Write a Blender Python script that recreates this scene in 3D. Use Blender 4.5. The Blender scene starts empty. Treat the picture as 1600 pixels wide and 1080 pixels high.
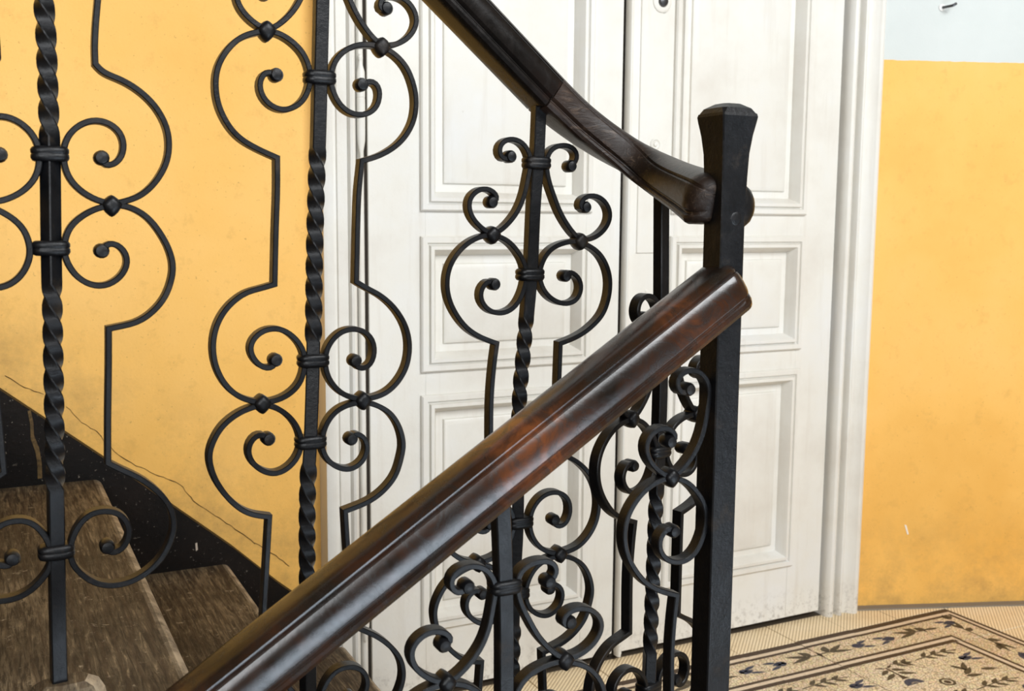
import bpy, bmesh, math, random
from mathutils import Vector, Matrix
random.seed(7)
C = bpy.context.scene.collection
SC = bpy.context.scene

# ------------------------------------------------------------------ camera
H = 1.022                                   # eye height above the landing
FPX = 1645.8
YAW, PITCH, ROLL = (math.radians(a) for a in (26.763, 6.816, 0.436))
g = Vector((math.sin(YAW)*math.cos(PITCH), math.cos(YAW)*math.cos(PITCH), -math.sin(PITCH)))
r0 = Vector((math.cos(YAW), -math.sin(YAW), 0))
u0 = r0.cross(g)
rt = math.cos(ROLL)*r0 + math.sin(ROLL)*u0
up = -math.sin(ROLL)*r0 + math.cos(ROLL)*u0
EYE = Vector((0, 0, H))
cam = bpy.data.cameras.new('camera')
cam.sensor_width = 36; cam.sensor_fit = 'HORIZONTAL'; cam.lens = FPX/1600*36
cam.clip_start = 0.02
cam.dof.use_dof = True; cam.dof.focus_distance = 1.32; cam.dof.aperture_fstop = 11
co = bpy.data.objects.new('camera', cam); C.objects.link(co)
m = Matrix((rt, up, -g)).transposed().to_4x4(); m.translation = EYE
co.matrix_world = m
SC.camera = co

# ------------------------------------------------------------------ light
w = bpy.data.worlds.new('world'); SC.world = w; w.use_nodes = True
w.node_tree.nodes['Background'].inputs[0].default_value = (0.86, 0.93, 1.0, 1)
w.node_tree.nodes['Background'].inputs[1].default_value = 0.5
def area(name, loc, target, sx, sy, power, col):
    l = bpy.data.lights.new(name, 'AREA'); l.shape = 'RECTANGLE'; l.size = sx; l.size_y = sy
    l.energy = power; l.color = col
    o = bpy.data.objects.new(name, l); C.objects.link(o)
    o.location = loc
    o.rotation_euler = (Vector(target)-Vector(loc)).to_track_quat('-Z', 'Y').to_euler()
    return o
area('window_daylight', (1.75, -2.55, 3.65), (0.9, 2.0, 0.75), 2.6, 1.8, 330, (0.95, 0.98, 1.0))
area('stairwell_fill', (-1.1, -2.45, 1.7), (0.1, 2.0, 0.7), 1.5, 1.9, 125, (0.95, 0.98, 1.0))  # added fill lamp that brightens the left wall
area('lower_window_daylight', (2.0, -2.55, -1.05), (1.6, 1.0, 0.2), 2.4, 1.7, 165, (0.74, 0.87, 1.0))
SC.view_settings.view_transform = 'Standard'; SC.view_settings.look = 'None'
SC.view_settings.gamma = 1; SC.view_settings.use_curve_mapping = False
SC.view_settings.exposure = -0.42

# ------------------------------------------------------------------ helpers
def ray(x, y):
    return rt*((x-800)/FPX) - up*((y-540)/FPX) + g
def px(x, y, p0, d):
    """photo pixel -> point on the vertical plane through p0 (x,y) along d (x,y)"""
    q = ray(x, y); n = Vector((-d[1], d[0], 0))
    k = n.dot(Vector((p0[0], p0[1], 0)))/n.dot(q)
    return EYE + q*k

def link(name, me, parent=None, **kw):
    o = bpy.data.objects.new(name, me); C.objects.link(o)
    if parent is not None: o.parent = parent
    for k, v in kw.items(): o[k] = v
    return o
def mesh(name, V, F, mat, parent=None, smooth=None, **kw):
    me = bpy.data.meshes.new(name); me.from_pydata([tuple(v) for v in V], [], F)
    me.materials.append(mat)
    bm = bmesh.new(); bm.from_mesh(me); bmesh.ops.recalc_face_normals(bm, faces=bm.faces); bm.to_mesh(me); bm.free()
    if smooth is not None:
        for p in me.polygons: p.use_smooth = True
        me.set_sharp_from_angle(angle=math.radians(smooth))
    return link(name, me, parent, **kw)
def empty(name, loc, label, cat, group=None):
    o = bpy.data.objects.new(name, None); C.objects.link(o); o.location = loc
    o['label'] = label
    if cat: o['category'] = cat
    if group: o['group'] = group
    return o
def rel(parent, V):
    """world points -> local coordinates of an unrotated parent"""
    return [Vector(v)-parent.location for v in V] if parent is not None else [Vector(v) for v in V]
def box(name, a, b, mat, parent=None, bevel=0.0, seg=2, **kw):
    a, b = rel(parent, [a, b])
    bm = bmesh.new(); bmesh.ops.create_cube(bm, size=1)
    for v in bm.verts:
        v.co = Vector([(a[i]+b[i])/2 + v.co[i]*(b[i]-a[i]) for i in range(3)])
    if bevel: bmesh.ops.bevel(bm, geom=list(bm.edges), offset=bevel, segments=seg, affect='EDGES', profile=0.5)
    me = bpy.data.meshes.new(name); bm.to_mesh(me); bm.free(); me.materials.append(mat)
    if bevel:
        for p in me.polygons: p.use_smooth = True
        me.set_sharp_from_angle(angle=math.radians(40))
    return link(name, me, parent, **kw)
def loft(rings, closed_ring=True, caps=True, loop=False):
    V = [v for r in rings for v in r]; n = len(rings[0]); F = []
    m_ = len(rings)
    for i in range(m_ if loop else m_-1):
        for j in range(n if closed_ring else n-1):
            a, b = i*n+j, i*n+(j+1) % n
            i2 = (i+1) % m_
            F.append((a, b, i2*n+(j+1) % n, i2*n+j))
    if caps and not loop:
        F.append(tuple(range(n))[::-1]); F.append(tuple((m_-1)*n+j for j in range(n)))
    return V, F
def spline(P, step):
    P = [Vector(p) for p in P]
    if len(P) == 2: 
        n = max(2, int((P[1]-P[0]).length/step)); return [P[0].lerp(P[1], i/n) for i in range(n+1)]
    Q = [2*P[0]-P[1]]+P+[2*P[-1]-P[-2]]; out = []
    for i in range(1, len(Q)-2):
        a, b, c, d = Q[i-1:i+3]; n = max(2, int((c-b).length/step))
        for k in range(n):
            t = k/n
            out.append(0.5*((2*b)+(c-a)*t+(2*a-5*b+4*c-d)*t*t+(3*b-a-3*c+d)*t**3))
    out.append(P[-1])
    for _ in range(5):
        out = [out[0]]+[(out[i-1]+2*out[i]+out[i+1])/4 for i in range(1, len(out)-1)]+[out[-1]]
    return out

# ------------------------------------------------------------------ materials
def nodes(name, rough=0.6, spec=0.5, metal=0.0):
    ma = bpy.data.materials.new(name); ma.use_nodes = True; nt = ma.node_tree
    b = nt.nodes['Principled BSDF']; b.inputs['Roughness'].default_value = rough
    b.inputs['Specular IOR Level'].default_value = spec; b.inputs['Metallic'].default_value = metal
    return ma, nt, b
def N(nt, t, **kw):
    n = nt.nodes.new(t)
    for k, v in kw.items():
        if k in n.inputs: n.inputs[k].default_value = v
        else: setattr(n, k, v)
    return n
def coords(nt, scale=(1, 1, 1), kind='Object', rot=(0, 0, 0)):
    tc = N(nt, 'ShaderNodeTexCoord'); mp = N(nt, 'ShaderNodeMapping')
    mp.inputs['Scale'].default_value = scale; mp.inputs['Rotation'].default_value = rot
    nt.links.new(tc.outputs[kind], mp.inputs[0]); return mp.outputs[0]
def noise(nt, vec, scale, detail=4, rough=0.55, dist=0.0):
    n = N(nt, 'ShaderNodeTexNoise', Scale=scale, Detail=detail, Roughness=rough, Distortion=dist)
    nt.links.new(vec, n.inputs['Vector']); return n.outputs['Fac']
def ramp(nt, fac, stops):
    r = N(nt, 'ShaderNodeValToRGB'); e = r.color_ramp.elements
    while len(e) < len(stops): e.new(0.5)
    for i, (p, c) in enumerate(stops):
        e[i].position = p; e[i].color = (*c, 1) if len(c) == 3 else c
    nt.links.new(fac, r.inputs[0]); return r.outputs[0]
def mix(nt, a, b, fac, blend='MIX'):
    n = N(nt, 'ShaderNodeMix', data_type='RGBA', blend_type=blend)
    for s, v in ((0, fac), (6, a), (7, b)):
        if hasattr(v, 'links') or hasattr(v, 'is_linked'): nt.links.new(v, n.inputs[s])
        elif s == 0: n.inputs[0].default_value = v
        else: n.inputs[s].default_value = (*v, 1)
    return n.outputs[2]
def bump(nt, b, h, strength, dist=0.002):
    n = N(nt, 'ShaderNodeBump', Strength=strength, Distance=dist)
    nt.links.new(h, n.inputs['Height']); nt.links.new(n.outputs[0], b.inputs['Normal'])
def math_(nt, op, a, b=None, c=None):
    n = N(nt, 'ShaderNodeMath', operation=op)
    for i, v in enumerate((a, b, c)):
        if v is None: continue
        if isinstance(v, (int, float)): n.inputs[i].default_value = v
        else: nt.links.new(v, n.inputs[i])
    return n.outputs[0]

def mat_plaster(name, slope):
    """ochre dado under a white wall; the dado edge runs level or up the stairs"""
    ma, nt, b = nodes(name, 0.62, 0.35)
    v = coords(nt, (1, 1, 1), 'Object')
    n1 = noise(nt, v, 2.2, 5, 0.6); n2 = noise(nt, v, 26, 5, 0.7); n3 = noise(nt, v, 190, 3, 0.6)
    yel = ramp(nt, n1, [(0.3, (0.74, 0.395, 0.080)), (0.5, (0.82, 0.465, 0.112)), (0.7, (0.85, 0.50, 0.142))])
    yel = mix(nt, yel, (0.55, 0.30, 0.07), ramp(nt, n2, [(0.56, (0, 0, 0)), (0.8, (0.5, 0.5, 0.5))]))
    sp = ramp(nt, n3, [(0.665, (0, 0, 0)), (0.73, (0.5, 0.5, 0.5))])
    yel = mix(nt, yel, (0.30, 0.15, 0.04), sp)
    sep = N(nt, 'ShaderNodeSeparateXYZ'); nt.links.new(v, sep.inputs[0])
    if slope:
        line = math_(nt, 'ADD', math_(nt, 'MULTIPLY', sep.outputs[0], -0.86), 2.20)
        worn_h = math_(nt, 'ADD', math_(nt, 'MULTIPLY', sep.outputs[0], -0.88), 0.74)
    else:
        line = math_(nt, 'ADD', math_(nt, 'MULTIPLY', sep.outputs[0], 0.0), 1.428)
        worn_h = math_(nt, 'MULTIPLY', sep.outputs[0], 0.0)
    # grime and scuffs that collect along the bottom of the wall
    hgt = math_(nt, 'SUBTRACT', sep.outputs[2], worn_h)
    low = ramp(nt, hgt, [(0.02, (1, 1, 1)), (0.30, (0, 0, 0))])
    dirt = ramp(nt, noise(nt, v, 9, 8, 0.75), [(0.42, (0, 0, 0)), (0.68, (0.75, 0.75, 0.75))])
    yel = mix(nt, yel, (0.42, 0.25, 0.075), mix(nt, (0, 0, 0), dirt, low))
    wht = ramp(nt, n1, [(0.35, (0.54, 0.575, 0.56)), (0.65, (0.60, 0.635, 0.62))])
    edge = math_(nt, 'ADD', line, math_(nt, 'MULTIPLY', math_(nt, 'SUBTRACT', n2, 0.5), 0.006))
    isw = math_(nt, 'GREATER_THAN', sep.outputs[2], edge)
    nt.links.new(mix(nt, yel, wht, isw), b.inputs['Base Color'])
    hh = math_(nt, 'ADD', math_(nt, 'MULTIPLY', n2, 0.7), math_(nt, 'MULTIPLY', n3, 0.2))
    bump(nt, b, hh, 0.35, 0.004)
    return ma
M_wallL = mat_plaster('ochre_plaster_stairs', True)
M_wallR = mat_plaster('ochre_plaster_landing', False)

def mat_plain(name, col, rough=0.7, spec=0.3):
    ma, nt, b = nodes(name, rough, spec)
    v = coords(nt); n1 = noise(nt, v, 3, 4)
    nt.links.new(mix(nt, tuple(c*0.9 for c in col), col, n1), b.inputs['Base Color'])
    return ma
M_white = mat_plain('white_plaster', (0.80, 0.80, 0.78))
M_dim = mat_plain('low_bounce_plaster', (0.20, 0.14, 0.07))  # darkened so the unseen walls and ceiling bounce less light onto the iron

def mat_paint():
    ma, nt, b = nodes('cream_door_paint', 0.42, 0.45)
    v = coords(nt, (1, 1, 1), 'Object'); vs = coords(nt, (14, 14, 1.2), 'Object')
    n1 = noise(nt, v, 3.5, 6, 0.65); n2 = noise(nt, vs, 3, 4, 0.6); n3 = noise(nt, v, 60, 6, 0.75)
    c = ramp(nt, n1, [(0.3, (0.63, 0.595, 0.535)), (0.5, (0.70, 0.68, 0.625)), (0.7, (0.71, 0.705, 0.685))])
    c = mix(nt, c, (0.55, 0.50, 0.43), ramp(nt, n2, [(0.55, (0, 0, 0)), (0.75, (0.35, 0.35, 0.35))]))
    ch = ramp(nt, n3, [(0.69, (0, 0, 0)), (0.73, (0.8, 0.8, 0.8))])
    patch = ramp(nt, noise(nt, v, 5, 4, 0.6), [(0.5, (0, 0, 0)), (0.62, (1, 1, 1))])
    c = mix(nt, c, (0.36, 0.32, 0.27), mix(nt, (0, 0, 0), ch, patch))
    # scuffed grey where shoes touch the lowest hand's breadth
    sep = N(nt, 'ShaderNodeSeparateXYZ'); nt.links.new(v, sep.inputs[0])
    low = ramp(nt, sep.outputs[2], [(0.005, (1, 1, 1)), (0.10, (0, 0, 0))])
    sc = ramp(nt, noise(nt, v, 55, 8, 0.75), [(0.50, (0, 0, 0)), (0.64, (0.8, 0.8, 0.8))])
    c = mix(nt, c, (0.22, 0.19, 0.16), mix(nt, (0, 0, 0), sc, low))
    nt.links.new(c, b.inputs['Base Color'])
    hh = math_(nt, 'ADD', math_(nt, 'MULTIPLY', n3, 0.5), math_(nt, 'MULTIPLY', n1, 1.2))
    bump(nt, b, hh, 0.35, 0.003)
    return ma
M_paint = mat_paint()
M_gap = mat_plain('gap_shade_tone', (0.035, 0.028, 0.022), 0.9, 0.1)  # near-black colour standing in for shade in the door gaps

def mat_iron():
    ma, nt, b = nodes('black_painted_iron', 0.36, 0.25)
    v = coords(nt, (1, 1, 1), 'Object')
    n1 = noise(nt, v, 70, 5, 0.65); n2 = noise(nt, v, 260, 4, 0.7); n3 = noise(nt, v, 22, 5, 0.7)
    c = ramp(nt, n1, [(0.35, (0.0025, 0.0028, 0.0035)), (0.7, (0.006, 0.006, 0.007))])
    c = mix(nt, c, (0.035, 0.025, 0.017), ramp(nt, n3, [(0.58, (0, 0, 0)), (0.72, (0.5, 0.5, 0.5))]))
    c = mix(nt, c, (0.20, 0.19, 0.18), ramp(nt, n2, [(0.73, (0, 0, 0)), (0.77, (0.7, 0.7, 0.7))]))
    nt.links.new(c, b.inputs['Base Color'])
    rr = ramp(nt, n3, [(0.3, (0.30, 0.30, 0.30)), (0.7, (0.48, 0.48, 0.48))])
    nt.links.new(rr, b.inputs['Roughness'])
    bump(nt, b, math_(nt, 'ADD', n1, math_(nt, 'MULTIPLY', n2, 0.5)), 0.5, 0.0011)
    return ma
M_iron = mat_iron()

def mat_rail(name, stops, spec):
    ma, nt, b = nodes(name, 0.24, spec)
    v = coords(nt, (1, 1, 1), 'Object')
    vs = coords(nt, (4, 30, 30), 'UV')
    n1 = noise(nt, v, 7, 5, 0.6); n2 = noise(nt, v, 90, 5, 0.7); ng = noise(nt, v, 28, 6, 0.7, 1.5)
    c = ramp(nt, n1, stops)
    c = mix(nt, c, (0.010, 0.008, 0.007), ramp(nt, ng, [(0.42, (0, 0, 0)), (0.6, (0.75, 0.75, 0.75))]))
    nt.links.new(c, b.inputs['Base Color'])
    nt.links.new(ramp(nt, ng, [(0.3, (0.17, 0.17, 0.17)), (0.7, (0.32, 0.32, 0.32))]), b.inputs['Roughness'])
    bump(nt, b, math_(nt, 'ADD', n2, ng), 0.12, 0.001)
    return ma
M_rail = mat_rail('dark_varnished_wood', [(0.36, (0.007, 0.0045, 0.003)), (0.52, (0.036, 0.013, 0.006)), (0.70, (0.14, 0.042, 0.013))], 0.55)
M_rail_dark = mat_rail('blackened_varnished_wood', [(0.40, (0.005, 0.0045, 0.004)), (0.60, (0.010, 0.007, 0.006)), (0.75, (0.035, 0.014, 0.009))], 0.12)
def mat_wreath():
    ma, nt, b = nodes('worn_dark_wood', 0.4, 0.3)
    v = coords(nt, (1, 1, 1), 'Object')
    n1 = noise(nt, v, 9, 5, 0.6); ng = noise(nt, coords(nt, (14, 60, 60), 'Object', (0, 0, -0.5)), 2.2, 6, 0.7, 1.0)
    c = ramp(nt, n1, [(0.35, (0.008, 0.006, 0.005)), (0.7, (0.028, 0.015, 0.010))])
    c = mix(nt, c, (0.17, 0.115, 0.08), ramp(nt, ng, [(0.54, (0, 0, 0)), (0.72, (0.42, 0.42, 0.42))]))
    nt.links.new(c, b.inputs['Base Color'])
    bump(nt, b, ng, 0.5, 0.0015)
    return ma
M_wreath = mat_wreath()

def mat_tread():
    ma, nt, b = nodes('worn_oak_tread', 0.72, 0.25)
    v = coords(nt, (1, 1, 1), 'Object')
    vg = coords(nt, (62, 5, 20), 'Object')
    gr = noise(nt, vg, 3.4, 7, 0.75, 0.5); n1 = noise(nt, v, 5, 6, 0.7); n2 = noise(nt, v, 45, 7, 0.78)
    rings = N(nt, 'ShaderNodeTexWave', wave_type='BANDS', bands_direction='X', Scale=16.0, Distortion=9.0, Detail=3.0)
    rings.inputs['Detail Scale'].default_value = 1.1
    nt.links.new(coords(nt, (1, 0.22, 1), 'Object'), rings.inputs['Vector'])
    c = ramp(nt, n1, [(0.34, (0.050, 0.036, 0.020)), (0.52, (0.125, 0.090, 0.052)), (0.70, (0.25, 0.185, 0.11))])
    c = mix(nt, c, (0.035, 0.023, 0.013), ramp(nt, gr, [(0.42, (0.95, 0.95, 0.95)), (0.54, (0, 0, 0))]))
    c = mix(nt, c, (0.40, 0.29, 0.17), ramp(nt, gr, [(0.57, (0, 0, 0)), (0.70, (0.7, 0.7, 0.7))]))
    c = mix(nt, c, (0.05, 0.03, 0.016), ramp(nt, rings.outputs['Fac'], [(0.0, (0.5, 0.5, 0.5)), (0.35, (0, 0, 0))]))
    c = mix(nt, c, (0.50, 0.40, 0.27), ramp(nt, n2, [(0.60, (0, 0, 0)), (0.70, (0.8, 0.8, 0.8))]))
    # pale bare wood where feet have rubbed the rounded nosing
    geo = N(nt, 'ShaderNodeNewGeometry'); sp = N(nt, 'ShaderNodeSeparateXYZ'); nt.links.new(geo.outputs['True Normal'], sp.inputs[0])
    worn = ramp(nt, sp.outputs[0], [(0.08, (0, 0, 0)), (0.30, (1, 1, 1))])
    wn = ramp(nt, noise(nt, v, 30, 5, 0.7), [(0.35, (0.15, 0.15, 0.15)), (0.6, (0.8, 0.8, 0.8))])
    c = mix(nt, c, (0.50, 0.40, 0.28), mix(nt, (0, 0, 0), wn, worn))
    nt.links.new(c, b.inputs['Base Color'])
    bump(nt, b, math_(nt, 'ADD', gr, math_(nt, 'MULTIPLY', n2, 0.5)), 0.6, 0.003)
    return ma
M_tread = mat_tread()
def mat_skirt():
    ma, nt, b = nodes('black_worn_skirting', 0.5, 0.15)
    v = coords(nt, (1, 1, 1), 'Object')
    n1 = noise(nt, v, 6, 5, 0.7); n2 = noise(nt, v, 140, 5, 0.75); n3 = noise(nt, coords(nt, (9, 9, 2.0), 'Object'), 3, 3, 0.5)
    c = ramp(nt, n1, [(0.4, (0.005, 0.004, 0.0035)), (0.7, (0.012, 0.008, 0.006))])
    c = mix(nt, c, (0.30, 0.26, 0.21), ramp(nt, n2, [(0.645, (0, 0, 0)), (0.68, (0.75, 0.75, 0.75))]))
    c = mix(nt, c, (0.14, 0.085, 0.025), ramp(nt, n3, [(0.70, (0, 0, 0)), (0.74, (0.6, 0.6, 0.6))]))
    nt.links.new(c, b.inputs['Base Color']); bump(nt, b, n2, 0.5, 0.002)
    return ma
M_skirt = mat_skirt()

def mat_tile(kind):
    ma, nt, b = nodes('cement_tile_'+kind, 0.62, 0.35)
    tc = N(nt, 'ShaderNodeTexCoord'); geo = N(nt, 'ShaderNodeNewGeometry')
    v = geo.outputs['Position']
    n1 = noise(nt, v, 4, 5, 0.65); n2 = noise(nt, v, 40, 5, 0.7)
    base = ramp(nt, n1, [(0.3, (0.70, 0.53, 0.32)), (0.5, (0.84, 0.68, 0.44)), (0.7, (0.88, 0.74, 0.52))])
    if kind == 'ribbed':
        wv = N(nt, 'ShaderNodeTexWave', wave_type='BANDS', bands_direction='X', Scale=42.0, Distortion=0.3)
        mp = N(nt, 'ShaderNodeMapping'); mp.inputs['Rotation'].default_value = (0, 0, math.radians(45))
        nt.links.new(v, mp.inputs[0]); nt.links.new(mp.outputs[0], wv.inputs['Vector'])
        h = wv.outputs['Fac']
        c = mix(nt, (0.34, 0.235, 0.13), base, ramp(nt, h, [(0.05, (0.25, 0.25, 0.25)), (0.4, (1, 1, 1))]))
    else:
        vo = N(nt, 'ShaderNodeTexVoronoi', feature='DISTANCE_TO_EDGE', Scale=140.0); nt.links.new(v, vo.inputs['Vector'])
        v2 = N(nt, 'ShaderNodeTexVoronoi', feature='F1', Scale=140.0); nt.links.new(v, v2.inputs['Vector'])
        h = ramp(nt, vo.outputs['Distance'], [(0.0, (0, 0, 0)), (0.13, (1, 1, 1))])
        tint = mix(nt, base, mix(nt, base, v2.outputs['Color'], 0.14), 0.6)
        c = mix(nt, (0.26, 0.17, 0.085), tint, h)
    c = mix(nt, c, (0.24, 0.17, 0.10), ramp(nt, n2, [(0.60, (0, 0, 0)), (0.78, (0.55, 0.55, 0.55))]))
    nt.links.new(c, b.inputs['Base Color']); bump(nt, b, h, 0.5, 0.0012)
    return ma
M_tileM = mat_tile('mosaic'); M_tileR = mat_tile('ribbed')
def mat_ink(name, col, col2):
    ma, nt, b = nodes(name, 0.62, 0.3)
    geo = N(nt, 'ShaderNodeNewGeometry'); v = geo.outputs['Position']
    c = ramp(nt, noise(nt, v, 120, 4, 0.7), [(0.35, col), (0.68, col2)])
    nt.links.new(c, b.inputs['Base Color']); return ma
M_brown = mat_ink('brown_inlay', (0.045, 0.026, 0.015), (0.09, 0.055, 0.03))
M_leaf = mat_ink('olive_inlay', (0.055, 0.042, 0.024), (0.11, 0.08, 0.045))
M_blue = mat_ink('blue_inlay', (0.028, 0.034, 0.066), (0.08, 0.08, 0.10))
M_pale = mat_ink('pale_inlay', (0.60, 0.47, 0.33), (0.74, 0.61, 0.46))
M_grout = mat_plain('dirty_grout', (0.16, 0.12, 0.08), 0.9, 0.1)
M_steel = nodes('dull_metal', 0.35, 0.5, 0.9)[0]
M_steel.node_tree.nodes['Principled BSDF'].inputs['Base Color'].default_value = (0.10, 0.10, 0.105, 1)
M_chip = mat_plain('bare_plaster', (0.85, 0.80, 0.72))

# ------------------------------------------------------------------ room shell
WY = 2.03                                    # face of the stair wall
def prism(name, pts, z0, z1, mat, parent=None, **kw):
    n = len(pts); V = [(p[0], p[1], z0) for p in pts]+[(p[0], p[1], z1) for p in pts]
    F = [tuple(range(n))[::-1], tuple(range(n, 2*n))]+[(i, (i+1) % n, n+(i+1) % n, n+i) for i in range(n)]
    return mesh(name, rel(parent, V), F, mat, parent, **kw)
ZB, ZT = -2.1, 4.9
def structure(o, label):
    o['kind'] = 'structure'; o['label'] = label; return o
wl = structure(box('wall_left', (-2.6, WY, ZB), (0.64, WY+0.25, ZT), M_wallL), 'ochre painted plaster wall rising beside the wooden stairs')
structure(box('wall_door', (0.64, WY+0.06, 2.42), (2.02, WY+0.25, ZT), M_white), 'white plaster wall above the double door')
RW0 = Vector((2.012, 2.021)); rd = Vector((0.455, -0.175)).normalized(); RW1 = RW0+rd*2.0; rn = Vector((-rd.y, rd.x))
wr = structure(prism('wall_right', [RW0, RW1, RW1+rn*0.25, RW0+rn*0.25], -0.1, ZT, M_wallR), 'wall right of the door, ochre dado under white plaster')
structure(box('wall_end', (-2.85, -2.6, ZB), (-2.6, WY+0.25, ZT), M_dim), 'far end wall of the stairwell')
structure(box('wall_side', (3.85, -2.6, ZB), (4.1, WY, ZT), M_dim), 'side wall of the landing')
V = []
for (x0, x1, z0, z1) in ((-2.6, -2.0, ZB, ZT), (-2.0, -0.2, ZB, 0.6), (-2.0, -0.2, 2.8, ZT), (-0.2, 0.4, ZB, ZT), (3.1, 3.85, ZB, ZT), (0.4, 3.1, -0.15, 2.6), (0.4, 3.1, 4.7, ZT), (0.4, 3.1, ZB, -1.95)):
    V.append((x0, x1, z0, z1))
Vv, Ff = [], []
for x0, x1, z0, z1 in V:
    k = len(Vv)
    Vv += [(x, y, z) for x in (x0, x1) for y in (-2.85, -2.6) for z in (z0, z1)]
    Ff += [tuple(k+i for i in f) for f in ((0, 1, 3, 2), (4, 6, 7, 5), (0, 4, 5, 1), (2, 3, 7, 6), (0, 2, 6, 4), (1, 5, 7, 3))]
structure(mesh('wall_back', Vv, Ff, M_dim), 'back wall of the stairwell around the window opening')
structure(box('ceiling', (-2.6, -2.6, ZT), (3.85, WY+0.25, ZT+0.1), M_dim), 'darkened ceiling of the stairwell')
structure(box('floor_basement', (-2.6, -2.6, ZB-0.1), (3.85, WY, ZB), M_grout), 'floor under the lower flight')

# skirting that climbs beside the steps
sk = [(-1.2, 0.723+0.88*1.22), (0.0199, 0.7235), (0.2125, 0.5625), (0.306, 0.4795), (0.4105, 0.3885), (0.502, 0.300), (0.592, 0.222), (0.592, 0.0), (-1.2, 0.0)]
n = len(sk)
V = [(x, 1.998, z) for x, z in sk]+[(x, WY, z) for x, z in sk]
F = [tuple(range(n)), tuple(range(n, 2*n))[::-1]]+[(i, (i+1) % n, n+(i+1) % n, n+i) for i in range(n)]
bb = structure(mesh('baseboard_left', V, F, M_skirt), 'black worn skirting climbing the wall beside the treads')
# old paint run and a scratch on the skirting
def patch(name, P, mat, parent, Y, t=0.0012):
    q = [px(x, y, (0, Y), (1, 0)) for x, y in P]; n = len(q)
    V = [p+Vector((0, -t, 0)) for p in q]+[p+Vector((0, 0.001, 0)) for p in q]
    return mesh(name, V, [tuple(range(n))]+[(i, (i+1) % n, n+(i+1) % n, n+i) for i in range(n)], mat, parent)
patch('paint_run', [(43, 642), (48, 641), (52, 660), (53, 680), (61, 700), (65, 722), (66, 747), (59, 748), (58, 722), (55, 705), (48, 686), (47, 662)], mat_ink('old_ochre_run', (0.045, 0.028, 0.009), (0.15, 0.09, 0.03)), bb, 1.998)
patch('scratch', [(305, 849), (308, 848), (309, 859), (306, 861)], mat_plain('pale_scratch', (0.5, 0.42, 0.34)), bb, 1.998)
# hairline crack in the plaster above the skirting
def ribbon(name, pts, wd, mat, parent, off):
    V, F = [], []
    for i, (x, y) in enumerate(pts):
        p = px(x, y, (0, WY), (1, 0)); p.y = WY-off
        hw = wd*random.uniform(0.35, 1.0)
        V += [p+Vector((hw*0.5, 0, hw)), p-Vector((hw*0.5, 0, hw))]
    for q in list(V): V.append(q+Vector((0, off+0.001, 0)))
    k = len(pts)*2
    for i in range(len(pts)-1):
        a = 2*i; F += [(a, a+1, a+3, a+2), (a, a+2, k+a+2, k+a), (a+1, k+a+1, k+a+3, a+3)]
    return mesh(name, V, F, mat, parent)
def jag(P, n, amp):
    out = []
    for a, b in zip(P, P[1:]):
        for i in range(n):
            t = i/n; out.append((a[0]+(b[0]-a[0])*t+random.uniform(-amp, amp), a[1]+(b[1]-a[1])*t+random.uniform(-amp, amp)))
    return out+[P[-1]]
M_crack = mat_plain('crack_shadow', (0.10, 0.055, 0.02), 0.9, 0.1)
ribbon('plaster_crack', jag([(8, 588), (40, 606), (68, 616)], 4, 1.2), 0.0007, M_crack, wl, 0.0012)
ribbon('plaster_crack', jag([(104, 636), (128, 660), (152, 675), (178, 706), (212, 727), (248, 744), (281, 757), (302, 783), (344, 811), (368, 826), (398, 850)], 5, 1.3), 0.0007, M_crack, wl, 0.0012)
ribbon('plaster_crack', jag([(398, 848), (430, 868), (452, 885)], 4, 1.0), 0.0007, M_crack, wl, 0.0012)

# ------------------------------------------------------------------ landing floor
flo = structure(prism('floor', [(0.63, -0.32), (3.85, -0.32), (3.85, 2.06), (0.63, 2.06)], -0.16, -0.006, mat_plain('landing_screed', (0.17, 0.12, 0.08))),
                'patterned cement tile floor of the landing')
T = 0.172; GX, GY = 1.7395, 1.895
tile_cache = {}
def tile_mesh(mat):
    if mat.name not in tile_cache:
        bm = bmesh.new(); bmesh.ops.create_cube(bm, size=1)
        for v in bm.verts: v.co = Vector((v.co.x*(T-0.0022), v.co.y*(T-0.0022), v.co.z*0.012))
        bmesh.ops.bevel(bm, geom=[e for e in bm.edges if e.verts[0].co.z > 0 and e.verts[1].co.z > 0], offset=0.001, segments=1, affect='EDGES')
        me = bpy.data.meshes.new('tile_'+mat.name); bm.to_mesh(me); bm.free(); me.materials.append(mat); tile_cache[mat.name] = me
    return tile_cache[mat.name]
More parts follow.
